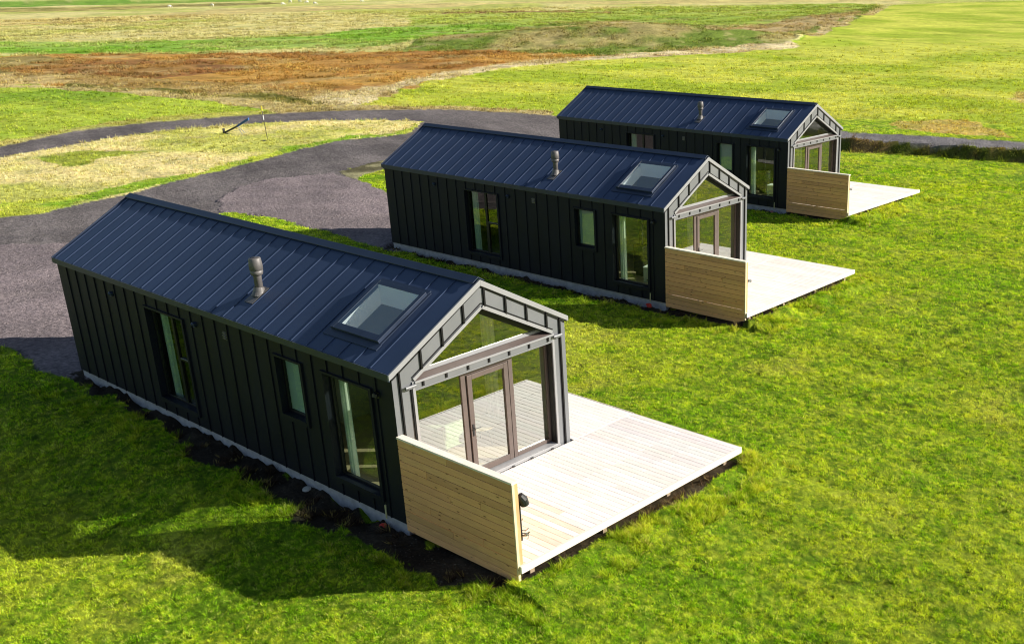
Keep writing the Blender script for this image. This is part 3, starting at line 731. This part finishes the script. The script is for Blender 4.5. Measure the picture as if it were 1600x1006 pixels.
zone(ROAD, (.20, .185, .19), (.15, .14, .145), .4, GP([(1250, 203), (1318, 208), (1400, 212), (1500, 218), (1600, 224), (1900, 243), (2500, 283), (2500, 300), (1900, 255), (1600, 235), (1500, 229), (1400, 223), (1318, 217), (1250, 213)], .25), .12, 1)
zone(DRY, (.50, .36, .10), (.40, .33, .08), .4, GP([(1385, 206), (1400, 196), (1470, 190), (1520, 196), (1570, 208), (1580, 219), (1500, 214)], .15), 1, .4)
zone(DRY, (.52, .42, .17), (.42, .36, .12), .4, GP([(1585, 150), (1600, 142), (1640, 145), (1640, 172), (1600, 168)]), 1, .4)
# soil beds against the near walls and round the decks
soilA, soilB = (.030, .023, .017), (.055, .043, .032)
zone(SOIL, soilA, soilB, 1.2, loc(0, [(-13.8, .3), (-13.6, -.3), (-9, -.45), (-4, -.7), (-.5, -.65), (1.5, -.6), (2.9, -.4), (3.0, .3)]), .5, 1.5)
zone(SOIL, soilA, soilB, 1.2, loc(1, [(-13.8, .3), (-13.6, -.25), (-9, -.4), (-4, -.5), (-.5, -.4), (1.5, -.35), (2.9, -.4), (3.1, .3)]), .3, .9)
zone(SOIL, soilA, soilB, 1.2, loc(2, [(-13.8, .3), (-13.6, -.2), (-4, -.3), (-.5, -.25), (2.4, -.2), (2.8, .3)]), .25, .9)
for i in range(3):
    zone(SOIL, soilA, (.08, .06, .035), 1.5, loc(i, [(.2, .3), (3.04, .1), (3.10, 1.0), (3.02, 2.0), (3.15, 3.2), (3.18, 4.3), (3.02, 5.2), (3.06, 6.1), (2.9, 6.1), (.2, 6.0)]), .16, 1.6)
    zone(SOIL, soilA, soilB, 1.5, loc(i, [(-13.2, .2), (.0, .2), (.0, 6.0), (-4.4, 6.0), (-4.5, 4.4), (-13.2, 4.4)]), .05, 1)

P0 = np.array(G(1318, 236)); P1 = np.array(G(1600, 255)); T_ = (P1-P0)/np.linalg.norm(P1-P0); N_ = np.array([-T_[1], T_[0]])
if N_[1] < 0: N_ = -N_
MOUNDS = [(G(950, 68), 24, 9, 1.7), (G(1075, 66), 16, 7, 1.0), (G(760, 70), 16, 7, .6), (G(1230, 52), 22, 10, .9), (G(1310, 34), 18, 16, 1.0), (G(825, 12), 22, 10, 1.2)]
def berm(x, y):
    dx, dy = x-P0[0], y-P0[1]; a = dx*T_[0]+dy*T_[1]; d = dx*N_[0]+dy*N_[1]
    d = d+.35*(fbm(x, y, .5, 3, 77)-.5)*2
    k = sstep(a, -9, -1)
    return k*.62*sstep(d, 0, .75)*(1-sstep(d, 9, 34)), k, d
def height(x, y):
    z = -.185-.125*sstep(y, 5, 13)-.38*sstep(-y, .9, 4.2)*sstep(-x, -2.5, 2.0)
    r = np.hypot(x-CAM[0], y-CAM[1])
    z = z+.05*(fbm(x, y, .35, 3, 5)-.5)+.045*(fbm(x, y, 2.1, 3, 9)-.5)
    # spoil heaped against foundations, raised edge in front of the decks
    for i, q in enumerate(CABINS):
        lx = x-q[0]; ly = y-q[1]
        near = np.exp(-(ly/.35)**2)*((lx > -13.9) & (lx < .3))
        z = z+near*(.38*(fbm(x, y, 2.6, 4, 21+i, .6)-.60)-(.10 if i == 1 else 0)*(fbm(x, y, .7, 2, 31)))
        dk = np.exp(-((lx-3.25)/.45)**2)*((ly > -.2) & (ly < 6.6))
        z = z+dk*(.14+.12*(fbm(x, y, 1.3, 3, 41+i)-.5)+(.08 if i else 0))
        sc = np.exp(-((ly+.25)/.4)**2)*((lx > .8) & (lx < 3.3))
        z = z+sc*.06*np.clip(lx-.8, 0, 2.2)/2.2
    b, k, d = berm(x, y); z = z+b+b*.25*(fbm(x, y, 1.1, 3, 78)-.5)
    a = YAW
    for (cx, cy), ra, rb, h in MOUNDS:
        dx, dy = x-cx, y-cy; u = dx*math.cos(a)-dy*math.sin(a); v = dx*math.sin(a)+dy*math.cos(a)
        z = z+h*np.exp(-(u/ra)**2-(v/rb)**2)*(.8+.4*fbm(x, y, .12, 3, 50))
    return z
STR = [(G(1425, 552), G(1600, 462)), (G(1340, 590), G(1600, 500)), (G(1470, 600), G(1620, 530)), (G(1330, 560), G(1480, 500))]
def ground(x, y):
    """zone id, albedo, roughness-of-vegetation at points"""
    n = len(x); zid = np.zeros(n, np.int8); col = np.empty((n, 3))
    f0 = fbm(x, y, .22, 4, 1); f1 = fbm(x, y, 1.1, 3, 2)
    A, B, C = np.array((.15, .275, .012)), np.array((.32, .40, .028)), np.array((.46, .42, .09))
    f2 = fbm(x, y, 5.5, 3, 3); f3 = fbm(x, y, 13, 3, 4, .7); t = sstep(f0*.25+f1*.2+f2*.2+f3*.35, .38, .62)[:, None]; col[:] = A*(1-t)+B*t
    dryk = (sstep(fbm(x, y, .33, 4, 61), .58, .78)*sstep(f1, .3, .7)*.4)[:, None]; col = col*(1-dryk)+C*dryk
    # mowing streaks curving over the lawn
    s = fbm(x*.30+y*.10, (y+x*.12)*3.2, 1.0, 4, 90); col *= (1+.32*(s-.5)*2)[:, None]; col *= (1+.5*(f3-.5)*2)[:, None]*(1+.2*(f2-.5)*2)[:, None]
    for (p, q) in STR:
        p = np.array(p); q = np.array(q); d = (q-p)/np.linalg.norm(q-p); ax = (x-p[0])*d[0]+(y-p[1])*d[1]; dd = np.abs((x-p[0])*-d[1]+(y-p[1])*d[0])
        k = (1-sstep(dd, .03, .16))*sstep(fbm(x, y, 3.5, 2, 15), .48, .6)*((ax > 0) & (ax < np.linalg.norm(q-p)+6)); col *= (1-.5*k)[:, None]
    dv = sstep(fbm(x, y, 4.3, 2, 18, .4), .80, .86)*.55; col *= (1-dv)[:, None]
    jx = {}; r = np.hypot(x-CAM[0], y-CAM[1])
    for zi, ca, cb, ns, poly, jt, js in Z:
        key = js
        if key not in jx: jx[key] = (fbm(x, y, js, 4, 101)-.5, fbm(x, y, js, 4, 131)-.5)
        m = inpoly(x+jx[key][0]*2.6*jt, y+jx[key][1]*2.6*jt, poly)
        if not m.any(): continue
        xx, yy = x[m], y[m]
        t = sstep(fbm(xx, yy, ns, 5, 7+zi), .34, .64)[:, None]
        c = np.array(ca)*(1-t)+np.array(cb)*t
        if zi in (MEADOW, ): c = c*1.1
        if zi in (DRY, BOG): c = c*1.12
        if zi == FIELD:
            s = fbm(xx*.15+yy*.05, (yy-xx*.05)*.9, 1.0, 3, 91); c = c*(1+.30*(s-.5)*2)[:, None]
        if zi in (BOG, DRY, MEADOW):
            kk = sstep(fbm(xx, yy, ns*5, 3, 33), .56, .75)[:, None]*(.5 if zi != BOG else .6); c = c*(1-kk)+c*kk*np.array((.45, .55, .45))
            k2 = sstep(fbm(xx, yy, ns*3.1, 3, 37), .62, .8)[:, None]*.5
            if zi != SOIL: c = c*(1-k2)+np.array((.5, .41, .2))*k2
        if zi == ROAD:
            s = fbm((yy+.35*xx)*1.1, (xx-.35*yy)*.06, 1.0, 3, 95); c = c*(1+.35*(s-.5)*2)[:, None]
        zid[m] = zi; col[m] = c
    b, k, d = berm(x, y)
    bk = k*sstep(d, -.15, .1)*(1-sstep(d, .75, 1.6)); m = (bk > .02) & (zid != ROAD)
    t = sstep(fbm(x[m], y[m], .8, 3, 66), .35, .65)[:, None]
    bc = np.array((.10, .12, .02))*(1-t)+np.array((.22, .15, .06))*t
    col[m] = col[m]*(1-bk[m, None])+bc*bk[m, None]
    return zid, np.clip(col, 0, 1)

# ------------------------------------------------------------------ terrain sheets
az0 = YAW
ang = np.concatenate([np.radians(np.arange(-180, -46, 3.0)), np.radians(np.arange(-44, 30.01, .1)), np.radians(np.arange(32, 180, 3.0))])+az0
rad = [0.01, 1, 2.5, 4, 6, 8, 9.5]
while rad[-1] < 520: rad.append(rad[-1]*1.0046)
while rad[-1] < 5000: rad.append(rad[-1]*1.12)
rad = np.array(rad); nr, na = len(rad), len(ang)
RR, AA = np.meshgrid(rad, ang, indexing='ij')
X = (CAM[0]+RR*np.sin(AA)).ravel(); Y = (CAM[1]+RR*np.cos(AA)).ravel()
ZID, CC = ground(X, Y); H = height(X, Y)
# tussocky relief in the rough zones
rough = np.isin(ZID, (BOG, DRY, MEADOW)); rr = np.hypot(X-CAM[0], Y-CAM[1])
H = H+np.where(ZID == BOG, .42*(fbm(X, Y, .35, 4, 70)-.5), 0)+np.where((ZID == DRY), .10*(fbm(X, Y, .8, 4, 71)-.5)+np.where(rr > 85, .45*(fbm(X, Y, .22, 4, 72)-.5), 0), 0)+np.where(ZID == MEADOW, .5*(fbm(X, Y, .12, 3, 73)-.5), 0)
H = H+np.where(np.isin(ZID, (LAWN, FIELD)), .035*(fbm(X, Y, 4.0, 3, 74)-.5)+np.where(rr > 50, .10*(fbm(X, Y, .6, 3, 75)-.5), 0), 0)
H = H+np.where(ZID == ROAD, -.03, 0)+np.where(ZID == YARD, .02+.05*(fbm(X, Y, 1.3, 3, 79)-.5), 0)+np.where(ZID == SOIL, .05*(fbm(X, Y, 5, 3, 80)-.5), 0)
V = np.stack([X, Y, H], 1)
i, j = np.meshgrid(np.arange(nr-1), np.arange(na), indexing='ij')
j2 = (j+1) % na
Q = np.stack([i*na+j, (i+1)*na+j, (i+1)*na+j2, i*na+j2], -1).reshape(-1, 4)[:, ::-1]
fz = ZID[Q[:, 0]]
CC[ZID == LAWN] *= (.62+.5*sstep(rr[ZID == LAWN], 35, 90))[:, None]  # nearby lawn ground darkened, painting shaded gaps under the blades
C4 = np.concatenate([CC, np.ones((len(CC), 1))], 1).astype(np.float32)
def arr_mesh(name, verts, polys, cols, mat, k):
    me = bpy.data.meshes.new(name); nv, nf = len(verts), len(polys)
    me.vertices.add(nv); me.vertices.foreach_set('co', verts.astype(np.float32).ravel())
    me.loops.add(nf*k); me.loops.foreach_set('vertex_index', polys.astype(np.int32).ravel())
    me.polygons.add(nf); me.polygons.foreach_set('loop_start', np.arange(0, nf*k, k, dtype=np.int32))
    me.update(calc_edges=True)
    at = me.color_attributes.new('Col', 'FLOAT_COLOR', 'POINT'); at.data.foreach_set('color', cols.astype(np.float32).ravel())
    me.materials.append(mat); o = bpy.data.objects.new(name, me); COL.objects.link(o); return o
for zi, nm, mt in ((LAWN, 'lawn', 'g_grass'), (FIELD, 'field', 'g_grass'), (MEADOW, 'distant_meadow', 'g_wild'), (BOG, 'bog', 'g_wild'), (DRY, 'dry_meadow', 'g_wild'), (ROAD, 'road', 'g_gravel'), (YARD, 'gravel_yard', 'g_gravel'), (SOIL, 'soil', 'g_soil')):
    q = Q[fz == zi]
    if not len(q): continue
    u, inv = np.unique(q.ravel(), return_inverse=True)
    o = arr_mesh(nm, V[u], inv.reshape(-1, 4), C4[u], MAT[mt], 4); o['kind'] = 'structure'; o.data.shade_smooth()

# ------------------------------------------------------------------ grass blades
def blades(name, n, r0, r1, hfun, zones, colgain=(1, 1, 1), rexp=0.0, pre=None, filt=None, wid=.009, lean=.5, fade=.0, nb=6):
    a = az0+np.radians(rng.uniform(-43, 29, n)); t = rng.uniform(0, 1, n)
    r = r0*(r1/r0)**t if rexp == 0 else (r0**rexp+t*(r1**rexp-r0**rexp))**(1/rexp)
    x = CAM[0]+r*np.sin(a); y = CAM[1]+r*np.cos(a)
    if pre is not None: k = pre(x, y); x, y, r = x[k], y[k], r[k]
    if fade: k = rng.uniform(0, 1, len(r)) < 1-sstep(r, r1*fade, r1); x, y, r = x[k], y[k], r[k]
    zid, c = ground(x, y); ok = np.isin(zid, zones)
    for q in CABINS:
        lx, ly = x-q[0], y-q[1]; ok &= ~((lx > -13.5) & (lx < .05) & (ly > -.03) & (ly < 6.15)); ok &= ~((lx > -.05) & (lx < 3.05) & (ly > -.06) & (ly < 6.15))
    if filt is not None: ok &= filt(x, y, zid)
    x, y, r, c = x[ok], y[ok], r[ok], c[ok]; n = len(x)
    tk = np.exp(rng.normal(0, .38, (n, 1))); th_ = hfun(x, y, r)*rng.uniform(.65, 1.3, n); tph = rng.uniform(0, 2*np.pi, n); c = c*tk
    yl = rng.uniform(0, 1, n) < .10; c[yl] = c[yl]*.4+np.array((.42, .38, .14))*.7
    x, y, r, c, th_, tph = (np.repeat(q, nb, axis=0) for q in (x, y, r, c, th_, tph)); n = len(x)
    sp = .018*np.maximum(1, r/16); x = x+rng.normal(0, 1, n)*sp; y = y+rng.normal(0, 1, n)*sp; z = height(x, y)-.01
    h = th_*rng.uniform(.6, 1.2, n); w_ = wid*np.maximum(1, r/16)*rng.uniform(.6, 1.4, n)
    th = rng.uniform(0, 2*np.pi, n); ph = tph+rng.normal(0, .7, n); ln = rng.uniform(.15, lean*2, n)*h
    bx, by = np.cos(th)*w_/2, np.sin(th)*w_/2
    v = np.empty((n, 3, 3)); v[:, 0] = np.stack([x-bx, y-by, z], 1); v[:, 1] = np.stack([x+bx, y+by, z], 1)
    v[:, 2] = np.stack([x+np.cos(ph)*ln, y+np.sin(ph)*ln, z+h], 1)
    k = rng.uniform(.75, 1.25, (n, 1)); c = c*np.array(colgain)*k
    cc = np.ones((n, 3, 4)); cc[:, 0, :3] = c*.4; cc[:, 1, :3] = c*.4; cc[:, 2, :3] = np.clip(c*1.35, 0, 1)  # shade at the blade roots painted in, tips lightened
    o = arr_mesh(name, v.reshape(-1, 3), np.arange(3*n).reshape(-1, 3), cc.reshape(-1, 4), MAT['blade'], 3)
    return o
def stuff(o, label, cat): o['kind'] = 'stuff'; return tag(o, label, cat)
clump = lambda x, y: .6+.8*sstep(fbm(x, y, 6, 3, 200, .7), .35, .68)
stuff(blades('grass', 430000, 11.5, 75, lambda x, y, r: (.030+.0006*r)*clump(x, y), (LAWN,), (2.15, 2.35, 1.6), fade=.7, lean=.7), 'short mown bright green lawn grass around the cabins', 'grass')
stuff(blades('rough_grass', 90000, 40, 170, lambda x, y, r: (.05+.0011*r)*clump(x, y), (FIELD, DRY), (1.4, 1.4, 1.2), rexp=.5, wid=.008, fade=.4), 'short grass on the dry verge and the wide field', 'grass')
def fr(x, y, zid):   # ragged long grass in the soil, at deck edges and walls
    m = np.zeros(len(x), bool)
    for q in CABINS:
        lx, ly = x-q[0], y-q[1]
        m |= (lx > 2.9) & (lx < 4.1) & (ly > -.6) & (ly < 6.8) & (fbm(x, y, 1.8, 3, 210) > .50)
        m |= (lx > -13.8) & (lx < 3.2) & (ly > -1.3) & (ly < -.12) & ((fbm(x, y, 2.3, 4, 220) > .61))
    return m
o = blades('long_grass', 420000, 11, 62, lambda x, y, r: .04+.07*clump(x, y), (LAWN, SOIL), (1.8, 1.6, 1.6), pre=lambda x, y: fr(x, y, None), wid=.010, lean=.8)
stuff(o, 'longer ragged grass tufts along the deck edges and soil beds', 'grass')
def fb(x, y, zid):
    b, k, d = berm(x, y); return ((k > .1) & (d > -.3) & (d < 1.6))
stuff(blades('bank_grass', 80000, 45, 110, lambda x, y, r: .22*clump(x, y), (LAWN, FIELD, DRY, SOIL), (.8, .75, .8), pre=lambda x, y: fb(x, y, None), wid=.006, lean=.5), 'rough brown and green grass on the bank below the road', 'grass')
stuff(blades('wild_grass', 150000, 80, 330, lambda x, y, r: (.14+.0007*r)*clump(x, y), (BOG, DRY, MEADOW), (1.0, 1.0, 1.0), rexp=.3, wid=.008, lean=.6,
             pre=lambda x, y: fbm(x, y, .25, 3, 230) > .45), 'tall rust brown and straw coloured wild grass beyond the road', 'grass')

# ------------------------------------------------------------------ gravel and soil stones
def stones(name, n, zones, r0, r1, s0, s1, col, filt=None):
    a = az0+np.radians(rng.uniform(-43, 29, n)); r = r0*(r1/r0)**rng.uniform(0, 1, n)
    x = CAM[0]+r*np.sin(a); y = CAM[1]+r*np.cos(a); zid, c = ground(x, y); ok = np.isin(zid, zones)
    if filt is not None: ok &= filt(x, y)
    for q in CABINS:
        lx, ly = x-q[0], y-q[1]; ok &= ~((lx > -13.5) & (lx < 3.05) & (ly > 0) & (ly < 6.1))
    x, y = x[ok], y[ok]; n = len(x); z = height(x, y)
    s = rng.uniform(s0, s1, n)
    base = np.array([(1, 0, 0), (0, 1, 0), (-1, 0, 0), (0, -1, 0), (0, 0, 1), (0, 0, -1)], float)
    fc = np.array([(0, 1, 4), (1, 2, 4), (2, 3, 4), (3, 0, 4), (1, 0, 5), (2, 1, 5), (3, 2, 5), (0, 3, 5)])
    v = base[None]*s[:, None, None]*rng.uniform(.5, 1.2, (n, 6, 1)); th = rng.uniform(0, 6.28, n)
    vx = v[..., 0]*np.cos(th)[:, None]-v[..., 1]*np.sin(th)[:, None]; vy = v[..., 0]*np.sin(th)[:, None]+v[..., 1]*np.cos(th)[:, None]
    vv = np.stack([vx+x[:, None], vy+y[:, None], v[..., 2]*.6+z[:, None]], -1)
    f_ = (fc[None]+(np.arange(n)*6)[:, None, None]).reshape(-1, 3)
    cc = np.ones((n, 6, 4)); cc[..., :3] = (np.array(col)*rng.uniform(.5, 1.6, (n, 1)))[:, None]
    return arr_mesh(name, vv.reshape(-1, 3), f_, cc.reshape(-1, 4), MAT['g_soil'], 3)
stuff(stones('soil_stones', 40000, (SOIL,), 11, 60, .008, .03, (.10, .085, .07)), 'small clods and pebbles in the dark soil beds', 'pebbles')
stuff(stones('gravel', 170000, (YARD, ), 22, 62, .02, .05, (.21, .175, .182)), 'loose purple grey gravel on the yards and road', 'gravel')

# ------------------------------------------------------------------ small things
def ground_z(x, y): return float(height(np.array([x], float), np.array([y], float))[0])
def disc(name, x, y, r, h, mat, label, cat, tilt=0.0):
    m = MB(); n = 14
    pr = [(0, r*.7), (h*.4, r), (h*.8, r*.9), (h, r*.5)]
    m.tube([(0, 0, a) for a, _ in pr], [b for _, b in pr], n); o = m.build(name, mat, smooth=True)
    o.location = (x, y, ground_z(x, y)+.01); o.rotation_euler = (tilt, tilt*.6, 0); return tag(o, label, cat)
disc('plastic_cap', -.62, -.12, .075, .035, 'red', 'small red plastic cap on the soil by the nearest cabin corner', 'cap', .25)
disc('stone', -3.12, -.12, .09, .05, 'stone', 'pale flat stone on the dark soil below the nearest cabin window', 'stone', .2)
x2, y2 = loc(1, [(-.55, -.16)])[0]
t = thing('red_flowers', 'small red clump beside the foundation of the middle cabin', 'flowers', (x2, y2, ground_z(x2, y2)))
m = MB()
for k in range(7): a = random.uniform(0, 6.3); rr_ = random.uniform(.02, .14); m.ball(rr_*math.cos(a), rr_*.6*math.sin(a), .08+random.uniform(-.03, .05), .05, .05, .035, 8, 6)
m.build('bloom', 'red', t)
m = MB()
for k in range(5): a = random.uniform(0, 6.3); m.tube([(0, 0, -.02), (.08*math.cos(a), .05*math.sin(a), .07)], .008, 5)
m.build('stem', 'sofa', t)
x3, y3 = loc(2, [(-.65, -.15)])[0]
disc('plastic_cap', x3, y3, .08, .05, paint('pink_plastic', (.5, .2, .2), .6), 'faded pink cap on the soil by the farthest cabin corner', 'cap', .2)

# pole with hole marker
bx, by = G(418, 218); gz = ground_z(bx, by)
t = thing('marker_pole', 'thin leaning pole with yellow top and dark and white bands on the dry grass', 'pole', (bx, by, gz))
Hh = 2.05; lx = -.16; seg = [(0, .22, 'black'), (.22, .58, 'black'), (.58, .72, 'white'), (.72, .86, 'vent'), (.86, 1.0, 'yellow')]
for a, b, mt in seg:
    m = MB(); m.tube([(lx*a, 0, Hh*a), (lx*b, 0, Hh*b)], .022 if mt != 'yellow' else .035, 8); m.build('pole_band', mt, t)
hx, hy = G(412, 221); disc('ground_plate', hx, hy, .2, .06, 'black', 'dark round plate lying at the foot of the marker pole', 'plate')
# seesaw-like beam
ax_, ay_ = G(352, 209); cx_, cy2 = G(379, 209)
t = thing('seesaw', 'small tilted blue and black beam on thin legs on the dry grass', 'seesaw', (ax_, ay_, ground_z(ax_, ay_)))
dx, dy = cx_-ax_, cy2-ay_; ln = math.hypot(dx, dy); t.rotation_euler = (0, 0, math.atan2(dy, dx))
m = MB(); m.hexa([(0, -.08, .02), (.9, -.08, .42), (.9, .08, .42), (0, .08, .02), (0, -.10, .14), (.9, -.08, .52), (.9, .08, .52), (0, .10, .14)]); m.build('lower_beam', 'black', t, bevel=.01)
m = MB(); m.hexa([(.9, -.07, .42), (1.75, -.07, .86), (1.75, .07, .86), (.9, .07, .42), (.9, -.09, .55), (1.75, -.11, 1.02), (1.75, .11, 1.02), (.9, .09, .55)]); m.build('upper_beam', 'blue', t, bevel=.01)
m = MB(); m.box(-.10, -.04, -.12, .12, .02, .34); m.box(-.04, .25, -.12, .12, .0, .04); m.build('seat', 'black', t, bevel=.01)
for s in (-1, 1):
    m = MB(); m.tube([(.95, s*.05, .45), (1.28, s*.22, -.02)], .02, 6); m.build('leg', 'sill', t)
# grazing sheep far off
def make_sheep():
    r = thing('sheep', 'x', 'sheep')
    m = MB(); m.ball(0, 0, .62, .52, .27, .30, 14, 10)
    for x in (-.32, .30):
        for y in (-.12, .12): m.tube([(x, y, .45), (x+.02, y, .22), (x, y, 0)], [.08, .04, .035], 6)
    m.tube([(.42, 0, .72), (.62, 0, .60), (.72, 0, .35)], [.16, .11, .08], 8); m.ball(.76, 0, .22, .13, .075, .10, 8, 6)
    m.ball(.70, .09, .33, .05, .03, .02, 6, 4); m.ball(.70, -.09, .33, .05, .03, .02, 6, 4)
    m.build('body', 'wool', r, smooth=True)
    return r
sh = make_sheep()
spots = [(265, 13), (332, 11), (442, 9), (454, 5), (468, 4), (480, 6), (492, 8), (538, 3), (565, 4)]
for k, (u, v) in enumerate(spots):
    o = sh if k == 0 else copy_tree(sh); x, y = G(u, v); o.location = (x, y, ground_z(x, y)-.02); o.rotation_euler = (0, 0, random.uniform(-.6, .6)+YAW*-1*0+ (math.pi if k % 2 else 0)+.7)
    o.scale = (1.15, 1.15, 1.1)
    tag(o, 'tiny white sheep grazing in the far left meadow' if k > 1 else ('leftmost lone white sheep in the far meadow' if k == 0 else 'second lone white sheep from the left in the far meadow'), 'sheep', 'white sheep grazing in the far meadow')
